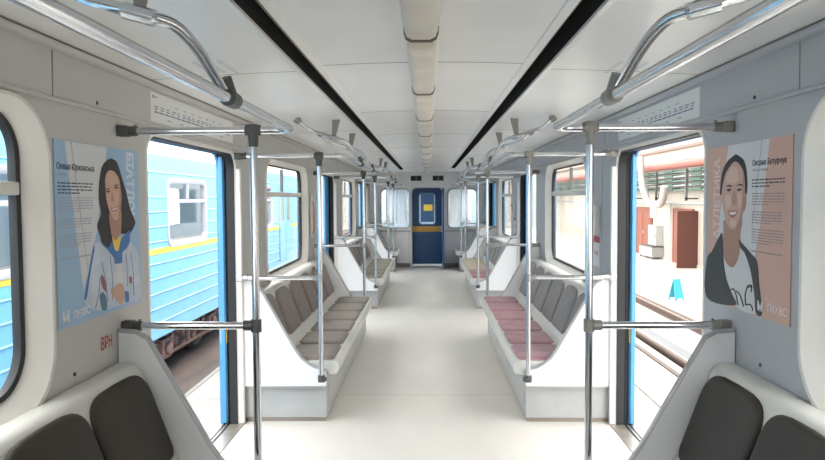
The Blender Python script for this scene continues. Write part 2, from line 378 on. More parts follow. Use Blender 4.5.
# ------------------------------------------------------------------ ceiling lamps
def make_lamp():
    t = thing('ceiling_lamp', 'x', 'lamp', (0, 0, 2.07), 0, 'ceiling lamps down the middle of the car')
    L = .98
    b = MB(); b.prism([(-.062, .0), (-.058, -.022), (.058, -.022), (.062, .0)], 'y', -.085, L+.085); b.build('housing', M_CEIL, t, bevel=.006)
    pf = [(-.053, -.020), (-.053, -.040), (-.046, -.058), (-.030, -.066), (.030, -.066), (.046, -.058), (.053, -.040), (.053, -.020)]
    b = MB(); b.loft([[(x*s_, y, (z+.02)*s_-.02) for x, z in pf] for y, s_ in ((.0, .80), (.012, .94), (.03, 1.0), (L-.03, 1.0), (L-.012, .94), (L, .80))], cap0=True, cap1=True)
    b.build('diffuser', M_DIFF, t, sharp=50)
    for y in (L-.010,):
        b = MB(); pg = [(x*1.07, y-.0+0, (z+.02)*1.10-.02) for x, z in pf]; b.loft([pg, [(p[0], y+.006, p[2]) for p in pg]], cap0=True, cap1=True); b.build('end_cap', mat('cap_taupe', (.20, .17, .13), .5), t)
    b = MB(); b.tube([(0, L+.05, -.024), (0, L+.05, -.027)], .004, 8); b.build('screw', M_SCREW, t)
    return t
lamp0 = make_lamp(); lys = [2.25-.98+1.15*k for k in range(-1, 11)]
ordn = ['closest to the camera', 'second', 'third', 'fourth', 'fifth', 'sixth', 'seventh', 'eighth', 'ninth', 'tenth', 'eleventh', 'twelfth']
for i, y in enumerate(lys):
    o = lamp0 if i == 0 else copy_tree(lamp0)
    o.location = (0, y, 2.07)
    k = i-1
    o['label'] = 'beige trough ceiling lamp, %s' % ('behind the camera' if k < 0 else 'closest to the camera in view' if k == 0 else 'the one right in front of the end door' if k == 10 else '%s from the camera in the row' % ordn[k])
# ------------------------------------------------------------------ benches
PANEL = [(1.236, .965), (1.165, .960), (1.120, .935), (.90, .545), (.875, .500), (.83, .435), (.78, .395), (.735, .372), (.69, .362), (.664, .352), (.660, .330), (.664, .25), (1.236, .25)]
SHELL = [(1.236, .842), (1.175, .842), (1.150, .830), (1.135, .805), (1.030, .520), (1.010, .475), (.985, .440), (.95, .418), (.90, .408), (.64, .412), (.61, .416), (.592, .408), (.580, .385), (.584, .345), (.60, .325), (.66, .318), (.68, .29), (1.236, .29)]
def arch(w, h, rise, n=14, rb=.035, ex=.66):
    """outline in (u, v): straight sides, arched top, small bottom radii"""
    out = []
    for k in range(5): a = math.radians(180+90*k/4); out.append((-w/2+rb+rb*math.cos(a), rb+rb*math.sin(a)))
    for k in range(5): a = math.radians(270+90*k/4); out.append((w/2-rb+rb*math.cos(a), rb+rb*math.sin(a)))
    for k in range(n+1):
        a = math.pi*k/n; c, s_ = math.cos(a), math.sin(a)
        out.append((w/2*math.copysign(abs(c)**ex, c), h-rise+rise*abs(s_)**.9))
    return out
def pad_mesh(outline, thick, o, u, v, n_):
    """cushioned pad: rings inset towards the middle while rising"""
    cx = sum(p[0] for p in outline)/len(outline); cy = sum(p[1] for p in outline)/len(outline)
    wmax = max(abs(p[0]-cx) for p in outline)
    rings = []
    for ins, h in ((.0, -.002), (.0, .45), (.012, .80), (.03, .95), (.07, 1.03), (.13, 1.08)):
        s_ = 1-ins/wmax
        rings.append([o+u*(cx+(p[0]-cx)*s_)+v*(cy+(p[1]-cy)*s_)+n_*(thick*h) for p in outline])
    b = MB(); b.loft(rings, cap1=True); return b
def make_bench(label, y0, L, side, nseat, back_m, seat_m, group='bench seats along the walls', seat_far=None):
    """local: wall on -x; the root sits on the floor line of the wall"""
    t = thing('bench_seat', label, 'bench', (side*W, y0, 0), 0 if side < 0 else 0, group)
    X = lambda x: side*(x-W)     # absolute |x| to local
    def flip(poly): return [(X(p[0]), p[1]) for p in poly]
    b = MB(); b.prism(flip(SHELL), 'y', .03, L-.03); b.build('shell', M_SHELL, t, bevel=.006)
    b = MB(); b.box(X(.668), X(1.236), .035, L-.035, .03, .30); b.build('base', M_BASE, t)
    b = MB(); b.box(X(.680), X(1.236), .045, L-.045, 0, .03); b.build('plinth', M_PLINTH, t)
    for k in range(nseat//2):
        ya = .12+(L-.24)/(nseat//2)*k; yb = ya+(L-.24)/(nseat//2)-.04
        b = MB(); b.box(X(.664), X(.669), ya, yb, .10, .27); fp = b.build('access_panel', mat('grey_hatch', (.47,.48,.47), .45), t, bevel=.002)
        b = MB(); b.tube([(X(.6645), (ya+yb)/2, .24), (X(.661), (ya+yb)/2, .24)], .012, 10); b.build('lock', M_STEEL, fp)
    for k, (ya, yb) in enumerate(((0, .026), (L-.026, L))):
        b = MB(); b.prism(flip(PANEL), 'y', ya, yb); sp = b.build('side_panel', M_WHITE if k == 0 or True else M_SHELL, t, bevel=.004)
        pts = [(X(x), (ya+yb)/2, z) for x, z in PANEL[:11]]
        b = MB(); b.tube(pts, .0135, 8); b.build('edge_trim', mat('edge_trim_grey', (.42,.43,.44), .35, metal=.3), sp)
        b = MB(); b.box(X(.67), X(1.236), ya-.002 if k == 0 else ya+.005, yb-.005 if k == 0 else yb+.002, .243, .252); b.build('bottom_strip', M_BASE, sp)
    # pads
    pitch = (L-.08)/nseat
    a0 = Vector((X(1.030), 0, .520)); a1 = Vector((X(1.135), 0, .805)); vd = (a1-a0).normalized(); ud = Vector((0, 1, 0)); nd = ud.cross(vd)
    if nd.x*side > 0: nd = -nd
    for k in range(nseat):
        yc = .04+pitch*(k+.5)
        near = y0 < 1
        b = pad_mesh(arch(pitch*(.965 if near else .91), .375 if near else .36, .105 if near else .10, ex=.48 if near else .66), .022, a0-vd*(.055 if near else .040)+ud*yc, ud, vd, nd)
        b.build('backrest_pad', back_m, t, sharp=60)
    sd = Vector((-side, 0, -.008 if 0 else 0)).normalized()      # towards the aisle
    for k in range(nseat):
        yc = .04+pitch*(k+.5)
        w = pitch*.90; d_ = .335
        ol = rrect(-w/2, w/2, 0, d_, [.07, .07, .045, .045], 5)
        b = pad_mesh(ol, .024, Vector((X(.955), yc, .410)), ud, sd, Vector((0, 0, 1)))
        b.build('seat_pad', seat_m if not (seat_far and k >= 2) else seat_far, t, sharp=60)
    return t
BY = [(-.19, 2.955, 6), (4.53, 3.02, 6), (4.53+T, 3.02, 6), (4.53+2*T, YE-.02-(4.53+2*T), 2)]
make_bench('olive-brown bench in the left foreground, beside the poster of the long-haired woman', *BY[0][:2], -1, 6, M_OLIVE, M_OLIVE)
make_bench('taupe six-seat bench on the left between the first and second doors', *BY[1][:2], -1, 6, M_TAUPE, M_TAUPE)
make_bench('taupe bench on the left between the second and third doors', *BY[2][:2], -1, 6, M_TAUPE, mat('beige_olive_vinyl', (.27,.245,.18), .42, noise=.15, nscale=10))
make_bench('short two-seat bench at the end of the car, left of the blue door', *BY[3][:2], -1, 2, M_TAUPE, M_TAUPE)
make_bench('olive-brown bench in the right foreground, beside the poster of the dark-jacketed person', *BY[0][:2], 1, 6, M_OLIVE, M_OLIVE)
make_bench('bench with mauve seats and grey backs on the right, nearest past the first door', *BY[1][:2], 1, 6, M_GREYV, M_PINK)
make_bench('bench with pale mauve seats on the right, between the second and third doors', *BY[2][:2], 1, 6, M_GREYV, mat('pale_mauve_vinyl', (.50,.27,.28), .42, noise=.2, nscale=9), seat_far=mat('straw_vinyl', (.50,.42,.30), .42, noise=.15))
make_bench('short two-seat bench at the end of the car, right of the blue door', *BY[3][:2], 1, 2, M_GREYV, M_GREYV)
# ------------------------------------------------------------------ handrails
RZ = 1.778; MZ = .980; PX = .688; RX = .528
def sleeve(b, p, q, r): b.tube([p, q], r, 12)
def make_rail(label, y0, y1, side, arms, first=True, last=True, jm=M_JOINT, px=PX):
    """overhead rail that turns to the wall at both ends, posts down to the bench corners"""
    t = thing('handrail', label, 'handrail', (side*PX, y0, 0), 0, 'tubular handrails over the benches')
    O = Vector((side*PX, y0, 0))
    V = lambda x, y, z: Vector((side*x, y, z))-O
    r = .0158
    path = [V(1.22, y0, RZ), V(RX, y0, RZ), V(RX, y1, RZ), V(1.22, y1, RZ)]
    if not last: path = [V(1.22, y0, RZ), V(RX, y0, RZ), V(RX, y1, RZ)]
    b = MB(); b.tube(bez(path, [.075, .075], 8), r, 14); b.build('overhead_rail', M_CHROME, t, sharp=60)
    for y, on in ((y0, first), (y1, last)):
        if not on: continue
        b = MB(); b.tube([V(px, y, .30), V(px, y, RZ-.03)], r, 14); ps = b.build('post', M_CHROME, t, sharp=60)
        b = MB(); sleeve(b, V(px, y, .292), V(px, y, .335), .024); b.box(side*(px-.035)-O.x, side*(px+.02)-O.x, y-.02-O.y, y+.02-O.y, .30, .318); b.build('post_foot', M_JOINT, ps)
        b = MB(); sleeve(b, V(px-.032, y, RZ), V(px+.032, y, RZ), .022); b.tube([V(px, y, RZ), V(px, y, RZ-.045), V(px, y, RZ-.068)], [.023, .021, .019], 12)
        b.box(side*(px-.024)-O.x, side*(px+.024)-O.x, y-.020-O.y, y+.020-O.y, RZ-.02, RZ+.023); b.build('top_joint', jm, t, bevel=.004)
        b = MB(); b.tube([V(px, y, MZ), V(1.20, y, MZ)], r, 14); b.build('cross_rail', M_CHROME, t, sharp=60)
        b = MB(); sleeve(b, V(px, y, MZ-.026), V(px, y, MZ+.026), .0225 if y1 < 3 else .0195); sleeve(b, V(px+.015, y, MZ), V(px+.05, y, MZ), .0215 if y1 < 3 else .0185); b.build('mid_joint', jm if y1 < 3 else mat('satin_joint', (.42,.42,.42), .35, metal=.8), t)
        for z in (RZ, MZ):
            jw = jm if (z == RZ or y1 < 3) else mat('satin_joint', (.42,.42,.42), .35, metal=.8)
            b = MB(); sleeve(b, V(1.16, y, z), V(1.20, y, z), .0205); b.box(side*1.195-O.x, side*1.239-O.x, y-.022-O.y, y+.022-O.y, z-.022, z+.022); wb = b.build('wall_bracket', jw, t, bevel=.004)
            b = MB(); b.tube([V(1.17, y, z+.022), V(1.17, y, z+.026)], .006, 8); b.build('bracket_screw', M_SCREW, wb)
    for (yc, dh, dt) in arms:   # clamp position, hanger and ceiling end offsets along y
        pts = [V(.86, yc-dt, 2.030), V(.80, yc-dt+.01, 1.975), V(.645, yc-dh, 1.93), V(.575, yc-dh*.70, 1.925), V(RX+.006, yc, RZ)]
        b = MB(); b.tube(bez(pts, [.05, .10, .16], 8), .0145 if y1 < 3 else .0115, 12); a = b.build('support_arm', M_CHROME, t, sharp=60)
        b = MB(); b.tube([V(.872, yc-dt-.004, 2.043), V(.85, yc-dt, 2.015)], [.030, .020], 10); b.build('arm_socket', M_JOINTG, a)
        h = V(.645, yc-dh, 1.928); top = V(.628, yc-dh, 2.064)
        b = MB(); b.prism([(h.x-.012, h.z), (h.x+.012, h.z), (top.x+.028, top.z-.01), (top.x+.028, top.z), (top.x-.028, top.z), (top.x-.028, top.z-.01)], 'y', h.y-.003, h.y+.003); hg = b.build('hanger', M_JOINTG, a)
        b = MB(); d_ = (V(.60, yc-dh*.85, 1.925)-V(.80, yc-dt+.01, 1.975)).normalized(); b.tube([h-d_*.035, h+d_*.035], .020, 12); b.build('hanger_clamp', M_CHROME, hg)
        b = MB(); b.tube([V(RX, yc-.035, RZ), V(RX, yc+.035, RZ)], .0235, 12); b.tube([V(RX, yc, RZ), V(RX+.012, yc-.025, RZ+.055)], .0205, 12); b.build('clamp_joint', jm, a)
    return t
make_rail('chrome handrail over the left foreground bench', -.23, 2.80, -1, [(1.93, .33, .31)], first=False)
make_rail('chrome handrail with dark joints over the taupe bench past the first left door', 4.49, 7.59, -1, [(5.65, .75, .95), (6.85, .90, 1.15)])
make_rail('chrome handrail on the left between the second and third doors', 4.49+T, 7.59+T, -1, [(4.49+T+1.16, .75, .95), (4.49+T+2.36, .9, 1.15)])
make_rail('chrome handrail at the far left beside the end wall', 4.49+2*T, YE-.05, -1, [], last=False)
make_rail('chrome handrail over the right foreground bench', -.23, 2.80, 1, [(1.93, .33, .31)], first=False, jm=M_JOINTG, px=.672)
make_rail('chrome handrail with grey joints over the mauve bench past the first right door', 4.49, 7.59, 1, [(5.65, .75, .95), (6.85, .90, 1.15)], jm=M_JOINTG, px=.672)
make_rail('chrome handrail on the right between the second and third doors', 4.49+T, 7.59+T, 1, [(4.49+T+1.16, .75, .95), (4.49+T+2.36, .9, 1.15)], jm=M_JOINTG)
make_rail('chrome handrail at the far right beside the end wall', 4.49+2*T, YE-.05, 1, [], last=False, jm=M_JOINTG)
# ------------------------------------------------------------------ posters: shapes in metres along and up the wall
LP={
'beam':[(2.372,1.697),(2.688,1.699),(2.587,1.378),(2.476,1.167)],
'line':[(2.415,1.697),(2.422,1.697),(2.52,1.243),(2.509,1.243)],
'hair':[(2.707,1.662),(2.649,1.636),(2.623,1.594),(2.609,1.541),(2.609,1.489),(2.622,1.444),(2.589,1.404),(2.61,1.362),(2.627,1.327),(2.688,1.307),(2.742,1.354),(2.813,1.359),(2.865,1.352),(2.929,1.395),(2.92,1.42),(2.884,1.462),(2.85,1.528),(2.816,1.584),(2.775,1.646),(2.741,1.66)],
'face':[(2.68,1.607),(2.662,1.58),(2.664,1.534),(2.67,1.496),(2.696,1.45),(2.736,1.419),(2.772,1.424),(2.792,1.464),(2.803,1.512),(2.788,1.567),(2.755,1.606),(2.713,1.616)],
'neck':[(2.696,1.45),(2.792,1.464),(2.792,1.376),(2.776,1.341),(2.748,1.319),(2.715,1.348),(2.7,1.38)],
'shirt':[(2.711,1.352),(2.74,1.335),(2.78,1.354),(2.784,1.32),(2.756,1.294),(2.73,1.304)],
'collar':[(2.609,1.343),(2.672,1.312),(2.709,1.333),(2.73,1.3),(2.764,1.294),(2.788,1.336),(2.841,1.361),(2.873,1.372),(2.87,1.323),(2.837,1.296),(2.8,1.283),(2.792,1.243),(2.727,1.245),(2.723,1.265),(2.671,1.301)],
'jacket':[(2.522,1.279),(2.553,1.317),(2.601,1.34),(2.688,1.307),(2.791,1.296),(2.87,1.323),(2.942,1.276),(2.962,1.198),(2.967,1.073),(2.853,1.07),(2.761,1.071),(2.613,1.075),(2.484,1.117),(2.503,1.209)],
'stripe1':[(2.554,1.321),(2.564,1.313),(2.526,1.221),(2.499,1.144),(2.478,1.14),(2.511,1.222)],
'patch1':[(2.609,1.208),(2.633,1.201),(2.655,1.16),(2.654,1.137),(2.618,1.165)],
'patch2':[(2.859,1.179),(2.887,1.172),(2.885,1.143),(2.857,1.151)],
'sleeve':[(2.597,1.137),(2.629,1.141),(2.652,1.107),(2.65,1.072),(2.613,1.076),(2.599,1.107)],
'cuff':[(2.814,1.123),(2.851,1.114),(2.853,1.073),(2.815,1.073)],
'medal':[(2.761,1.241),(2.784,1.234),(2.791,1.222),(2.781,1.211),(2.76,1.209),(2.737,1.216),(2.729,1.228),(2.739,1.238)],
'mitt':[(2.72,1.215),(2.795,1.207),(2.805,1.157),(2.714,1.16)],
'hand':[(2.687,1.148),(2.73,1.15),(2.757,1.161),(2.792,1.151),(2.804,1.133),(2.807,1.096),(2.775,1.074),(2.736,1.094),(2.698,1.12)],
'eye1':[(2.667,1.533),(2.694,1.536),(2.699,1.53),(2.675,1.527)],
'eye2':[(2.739,1.549),(2.77,1.553),(2.773,1.546),(2.745,1.543)],
'brow1':[(2.665,1.542),(2.698,1.545),(2.697,1.541),(2.668,1.537)],
'brow2':[(2.736,1.557),(2.774,1.562),(2.776,1.558),(2.739,1.552)],
'nose':[(2.717,1.533),(2.729,1.504),(2.741,1.497),(2.718,1.493),(2.707,1.498)],
'mouth':[(2.7,1.465),(2.73,1.466),(2.769,1.476),(2.765,1.464),(2.738,1.454),(2.71,1.456)],
'teeth':[(2.708,1.463),(2.734,1.464),(2.762,1.471),(2.755,1.464),(2.734,1.459),(2.715,1.459)],
'name':[(2.315,1.607),(2.565,1.614),(2.316,1.627)],
'sub':[(2.316,1.589),(2.386,1.589)],
'body1':[(2.319,1.567),(2.566,1.541),(2.317,1.531)],
'body2':[(2.321,1.516),(2.564,1.511)],
'rule':[(2.325,1.294),(2.552,1.295)],
'bia':[(2.828,1.701),(2.888,1.701),(2.95,1.419)],
'logo':[(2.327,1.098),(2.373,1.11)],
'puh':[(2.395,1.1),(2.526,1.096),(2.396,1.121)],
}
RP={
'beam':[(2.833,1.698),(2.496,1.701),(2.559,1.376),(2.603,1.268),(2.627,1.233),(2.886,1.18),(2.977,1.264),(2.906,1.415)],
'line':[(2.555,1.7),(2.548,1.699),(2.615,1.378),(2.622,1.377)],
'hair':[(2.898,1.505),(2.904,1.55),(2.885,1.604),(2.841,1.642),(2.782,1.662),(2.759,1.665),(2.734,1.657),(2.696,1.64),(2.671,1.604),(2.66,1.545),(2.668,1.504),(2.691,1.504),(2.799,1.592)],
'face':[(2.875,1.559),(2.844,1.602),(2.771,1.638),(2.708,1.609),(2.684,1.563),(2.68,1.504),(2.689,1.446),(2.72,1.39),(2.765,1.369),(2.827,1.381),(2.868,1.438),(2.89,1.505)],
'ear':[(2.686,1.504),(2.67,1.511),(2.668,1.475),(2.68,1.446),(2.691,1.45)],
'neck':[(2.853,1.407),(2.707,1.42),(2.713,1.352),(2.715,1.292),(2.738,1.244),(2.781,1.216),(2.836,1.23),(2.864,1.272),(2.868,1.362)],
'tee':[(2.873,1.263),(2.836,1.23),(2.781,1.213),(2.732,1.242),(2.708,1.302),(2.646,1.264),(2.599,1.163),(2.564,1.068),(2.75,1.065),(2.823,1.143)],
'jackL':[(2.875,1.344),(2.913,1.328),(2.977,1.268),(3.033,1.221),(3.027,1.06),(2.75,1.068),(2.781,1.113),(2.827,1.16),(2.857,1.228)],
'jackR':[(2.726,1.333),(2.694,1.318),(2.621,1.285),(2.572,1.259),(2.552,1.177),(2.528,1.072),(2.575,1.068),(2.589,1.131),(2.622,1.217),(2.67,1.279),(2.711,1.301)],
'eye1':[(2.841,1.528),(2.807,1.533),(2.797,1.525),(2.828,1.519)],
'eye2':[(2.748,1.528),(2.711,1.531),(2.705,1.524),(2.738,1.52)],
'brow1':[(2.849,1.539),(2.827,1.546),(2.793,1.543),(2.797,1.538),(2.825,1.54)],
'brow2':[(2.754,1.541),(2.724,1.549),(2.698,1.545),(2.698,1.54),(2.724,1.543)],
'nose':[(2.781,1.518),(2.761,1.517),(2.744,1.475),(2.765,1.466),(2.791,1.472)],
'mouth':[(2.823,1.439),(2.784,1.444),(2.739,1.443),(2.743,1.432),(2.773,1.416),(2.809,1.422)],
'teeth':[(2.813,1.436),(2.78,1.438),(2.747,1.439),(2.754,1.431),(2.777,1.426),(2.803,1.428)],
'd1':[(2.802,1.119),(2.763,1.134),(2.738,1.11),(2.722,1.074)],
'd2':[(2.739,1.127),(2.705,1.115),(2.685,1.092),(2.675,1.075)],
'd3':[(2.657,1.084),(2.664,1.12),(2.647,1.155),(2.616,1.159)],
'd4':[(2.657,1.084),(2.622,1.093),(2.604,1.084),(2.599,1.071)],
'd5':[(2.647,1.155),(2.637,1.164),(2.607,1.165),(2.615,1.14)],
'name':[(2.624,1.614),(2.381,1.614),(2.625,1.634)],
'sub':[(2.62,1.595),(2.556,1.597)],
'body1':[(2.626,1.569),(2.385,1.54),(2.625,1.541)],
'body2':[(2.621,1.52),(2.391,1.514)],
'rule':[(2.621,1.293),(2.39,1.296)],
'la':[(2.992,1.361),(2.893,1.365),(2.879,1.661),(2.958,1.666)],
'logo':[(2.559,1.091),(2.526,1.112)],
'puh':[(2.492,1.094),(2.361,1.1),(2.493,1.117)],
}

def smooth(pts, n=5):
    """closed Catmull-Rom through pts"""
    out = []; m = len(pts)
    for i in range(m):
        p0, p1, p2, p3 = (Vector(pts[(i+j-1) % m]) for j in range(4))
        for k in range(n):
            t = k/n
            out.append(tuple(.5*((2*p1)+(p2-p0)*t+(2*p0-5*p1+4*p2-p3)*t*t+(3*p1-p0-3*p2+p3)*t**3)))
    return out
def flat(name, pts, side, off, m, parent, sm=True):
    pl = smooth(pts) if sm and len(pts) > 4 else pts
    return plate(name, pl, [], side*(W-off+.00005), side*(W-off-.00005), m, parent)
SK = mat('print_skin', (.60, .37, .28), .5); SKD = mat('print_skin_deep', (.43, .235, .18), .5); SKM = mat('print_skin_mid', (.48, .27, .20), .5)
HAIR = mat('print_black_hair', (.018, .014, .018), .5); LIP = mat('print_lip', (.42, .12, .12), .5); TEETH = mat('print_teeth', (.8, .78, .75), .5)
PBLUE = mat('print_light_blue', (.34, .52, .71), .45); PWHITE = mat('print_white', (.68, .69, .71), .45); PPEACH = mat('print_peach', (.66, .42, .34), .45)
JACK = mat('print_pale_jacket', (.56, .63, .73), .5, noise=.12, nscale=14); BLU = mat('print_royal_blue', (.05, .17, .45), .5); PGREY = mat('print_grey', (.38, .42, .5), .5)
TEAL = mat('print_dark_teal', (.08, .20, .30), .5); MAR = mat('print_maroon', (.30, .12, .16), .5); BLKJ = mat('print_black_jacket', (.035, .037, .042), .5); TEE = mat('print_tee', (.66, .67, .69), .5)
NAME = mat('print_name_ink', (.05, .06, .09), .5); PTXT = mat('print_white_text', (.80, .82, .86), .5)
def para(name, pts, side, rows, parent, off, lh, y_from, y_to, z0, m):
    b = MB(); rnd = random.Random(len(name)+rows)
    for r_ in range(rows):
        z = z0-r_*lh; y = y_from; sg = 1 if y_to > y_from else -1
        end = y_to if r_ < rows-1 else y_from+(y_to-y_from)*.6
        while (end-y)*sg > .01:
            w = rnd.uniform(.012, .04); e = y+sg*min(w, abs(end-y))
            b.box(side*(W-off), side*(W-off-.0001), y, e, z, z+lh*.42); y = e+sg*.005
    return b.build(name, m, parent)
# left poster
pl = thing('wall_poster', 'pale blue poster with a long-haired woman holding a medal', 'poster', (0, 0, 0), 0, 'posters on the side walls')
sh = plate('sheet', [(2.300, 1.055), (2.978, 1.055), (2.978, 1.706), (2.300, 1.706)], [], -(W-.0004), -(W-.0030), PBLUE, pl)
o = .0031; st = .00025
def lay(i): return o+st*i
flat('light_beam', [(2.372, 1.705), (2.690, 1.705), (2.587, 1.378), (2.476, 1.167)], -1, lay(0), PWHITE, sh)
flat('fold_line', [(2.411, 1.705), (2.417, 1.705), (2.513, 1.243), (2.509, 1.243)], -1, lay(1), PGREY, sh)
po = flat('portrait', LP['jacket'], -1, lay(1), JACK, sh)
po['label'] = 'printed woman with long black hair in a pale jacket holding a medal'
for i, (k, m) in enumerate((('stripe1', BLU), ('patch1', MAR), ('patch2', MAR), ('sleeve', TEAL), ('cuff', BLU), ('hair', HAIR), ('neck', SKD), ('shirt', M_YEL), ('collar', BLU), ('mitt', PWHITE), ('medal', TEE), ('hand', SK), ('face', SK), ('brow1', HAIR), ('brow2', HAIR), ('eye1', HAIR), ('eye2', HAIR), ('nose', SKM), ('mouth', LIP), ('teeth', TEETH))):
    nm = {'stripe1': 'jacket_stripe', 'patch1': 'jacket_patch', 'patch2': 'jacket_patch', 'mitt': 'medal_case', 'eye1': 'eye', 'eye2': 'eye', 'brow1': 'eyebrow', 'brow2': 'eyebrow', 'shirt': 'yellow_shirt'}.get(k, k)
    flat(nm, LP[k], -1, lay(2+i*.5), m, po, sm=not k.startswith('eye'))
SKL = mat('print_skin_light', (.64, .41, .32), .5)
for nm_, pts_ in (('forehead_light', [(2.685, 1.595), (2.715, 1.600), (2.745, 1.585), (2.735, 1.562), (2.700, 1.558), (2.675, 1.570)]), ('cheek_light', [(2.672, 1.518), (2.700, 1.520), (2.708, 1.495), (2.695, 1.475), (2.678, 1.495)]), ('cheek_light', [(2.742, 1.530), (2.768, 1.525), (2.770, 1.500), (2.755, 1.488), (2.742, 1.500)])):
    flat(nm_, pts_, -1, lay(8.4), SKL, po)
flat('face_shade', [(2.775, 1.60), (2.790, 1.567), (2.803, 1.512), (2.792, 1.464), (2.772, 1.424), (2.782, 1.50), (2.785, 1.55)], -1, lay(8.5), SKD, po)
b = MB()
for (ya, za, yb, zb) in ((2.62, 1.26, 2.66, 1.10), (2.88, 1.28, 2.90, 1.09), (2.60, 1.20, 2.56, 1.09), (2.69, 1.28, 2.70, 1.10), (2.83, 1.27, 2.84, 1.14)):
    b.tube([(-(W-lay(2)), ya, za), (-(W-lay(2)), (ya+yb)/2+.01, (za+zb)/2), (-(W-lay(2)), yb, zb)], .0022, 5)
b.build('jacket_seams', PGREY, po)
textobj('name_line', 'Олена Юрковська', .030, wallM(-1, 2.314, 1.606, lay(2)), NAME, sh, bold=.0007)
textobj('sport_line', 'Біатлон', .018, wallM(-1, 2.316, 1.583, lay(2)), PGREY, sh)
para('intro_text', None, -1, 4, sh, lay(2), .0115, 2.318, 2.566, 1.556, NAME)
para('body_text', None, -1, 6, sh, lay(2), .0095, 2.320, 2.560, 1.505, PGREY)
para('body_text_lower', None, -1, 4, sh, lay(2), .0095, 2.320, 2.555, 1.430, PGREY)
para('body_text_last', None, -1, 5, sh, lay(2), .0095, 2.320, 2.550, 1.375, PGREY)
b = MB(); b.box(-(W-lay(2)), -(W-lay(2)-.0001), 2.323, 2.552, 1.293, 1.298); b.build('rule_line', PGREY, sh)
Mv = Matrix(((0, 0, 1, -(W-lay(1.5))), (0, 1, 0, 2.858), (-1, 0, 0, 1.700), (0, 0, 0, 1)))
textobj('vertical_title', 'БІАТЛОН', .092, Mv, mat('print_title_white', (.66, .73, .82), .5), sh, bold=.005, sx=.70)
textobj('badge_letter', 'М', .05, wallM(-1, 2.325, 1.075, lay(2)), PTXT, sh, sx=1.1, bold=.002)
textobj('badge_word', 'ПУХВС', .036, wallM(-1, 2.392, 1.082, lay(12)), PTXT, sh, bold=.001)
# right poster
pr_ = thing('wall_poster', 'peach poster with a smiling person in a dark jacket and white T-shirt', 'poster', (0, 0, 0), 0, 'posters on the side walls')
sh = plate('sheet', [(2.337, 1.058), (3.035, 1.058), (3.035, 1.706), (2.337, 1.706)], [], (W-.0004), (W-.0030), PPEACH, pr_)
flat('light_beam', [(2.835, 1.705), (2.494, 1.705), (2.559, 1.376), (2.627, 1.18), (2.75, 1.10), (2.95, 1.18), (2.906, 1.415)], 1, lay(0), PWHITE, sh, sm=False)
flat('fold_line', [(2.555, 1.705), (2.549, 1.705), (2.617, 1.378), (2.622, 1.377)], 1, lay(1), PGREY, sh)
po = flat('portrait', RP['tee'], 1, lay(1.5), TEE, sh)
po['label'] = 'printed smiling person with tied-back dark hair in a dark jacket'
for i, (k, m) in enumerate((('hair', HAIR), ('ear', SKD), ('neck', SKD), ('face', mat('print_skin_fair', (.60, .39, .31), .5)), ('jackL', BLKJ), ('jackR', BLKJ), ('brow1', HAIR), ('brow2', HAIR), ('eye1', HAIR), ('eye2', HAIR), ('nose', SKM), ('mouth', LIP), ('teeth', TEETH))):
    nm = {'jackL': 'jacket', 'jackR': 'jacket', 'eye1': 'eye', 'eye2': 'eye', 'brow1': 'eyebrow', 'brow2': 'eyebrow'}.get(k, k)
    flat(nm, RP[k], 1, lay(2+i*.6), m, po, sm=not k.startswith('eye'))
for nm_, pts_ in (('forehead_light', [(2.845, 1.580), (2.790, 1.620), (2.745, 1.600), (2.745, 1.560), (2.790, 1.552), (2.840, 1.555)]), ('cheek_light', [(2.858, 1.500), (2.810, 1.505), (2.800, 1.470), (2.830, 1.445), (2.852, 1.465)]), ('cheek_light', [(2.738, 1.510), (2.712, 1.510), (2.712, 1.470), (2.730, 1.455), (2.740, 1.475)]), ('chin_light', [(2.805, 1.405), (2.770, 1.407), (2.745, 1.400), (2.765, 1.382), (2.795, 1.385)])):
    flat(nm_, pts_, 1, lay(4.0), mat('print_skin_fair_light', (.70, .50, .41), .5), po)
flat('face_shade', [(2.700, 1.59), (2.684, 1.55), (2.682, 1.50), (2.690, 1.446), (2.722, 1.388), (2.760, 1.369), (2.725, 1.41), (2.702, 1.46), (2.694, 1.52)], 1, lay(4.2), SKD, po)
for k in ('d1', 'd2', 'd3', 'd4', 'd5'):
    b = MB(); b.tube(bez([(W-lay(3), y, z) for y, z in RP[k]], .01, 4), .0028, 6); b.build('drawn_line', BLKJ, po)
textobj('name_line', 'Оксана Ботурчук', .030, wallM(1, 2.625, 1.614, lay(2)), NAME, sh, bold=.0007)
textobj('sport_line', 'Легка атлетика', .016, wallM(1, 2.622, 1.592, lay(2)), mat('print_tan', (.45, .32, .28), .5), sh)
BR = mat('print_brown_text', (.38, .27, .25), .5)
para('intro_text', None, 1, 3, sh, lay(2), .012, 2.625, 2.385, 1.558, NAME)
para('body_text', None, 1, 5, sh, lay(2), .010, 2.622, 2.388, 1.508, BR)
para('body_text_middle', None, 1, 5, sh, lay(2), .010, 2.620, 2.388, 1.440, BR)
para('body_text_last', None, 1, 6, sh, lay(2), .010, 2.620, 2.388, 1.375, BR)
b = MB(); b.box(W-lay(2), W-lay(2)-.0001, 2.390, 2.621, 1.293, 1.298); b.build('rule_line', BR, sh)
Mv = Matrix(((0, 0, -1, W-lay(1.5)), (0, 1, 0, 2.905), (1, 0, 0, 1.315), (0, 0, 0, 1)))
Mv = Matrix(((0, 0, -1, W-lay(1.2)), (0, 1, 0, 2.912), (1, 0, 0, 1.10), (0, 0, 0, 1)))
textobj('vertical_title', 'ЛЕГКА АТЛЕТИКА', .078, Mv, mat('print_title_peach', (.78, .64, .60), .5), sh, bold=.002, sx=.80)
textobj('badge_letter', 'М', .045, wallM(1, 2.562, 1.082, lay(12)), PTXT, sh, sx=1.1, bold=.002)
textobj('badge_word', 'ПУХВС', .040, wallM(1, 2.492, 1.088, lay(2)), PTXT, sh)
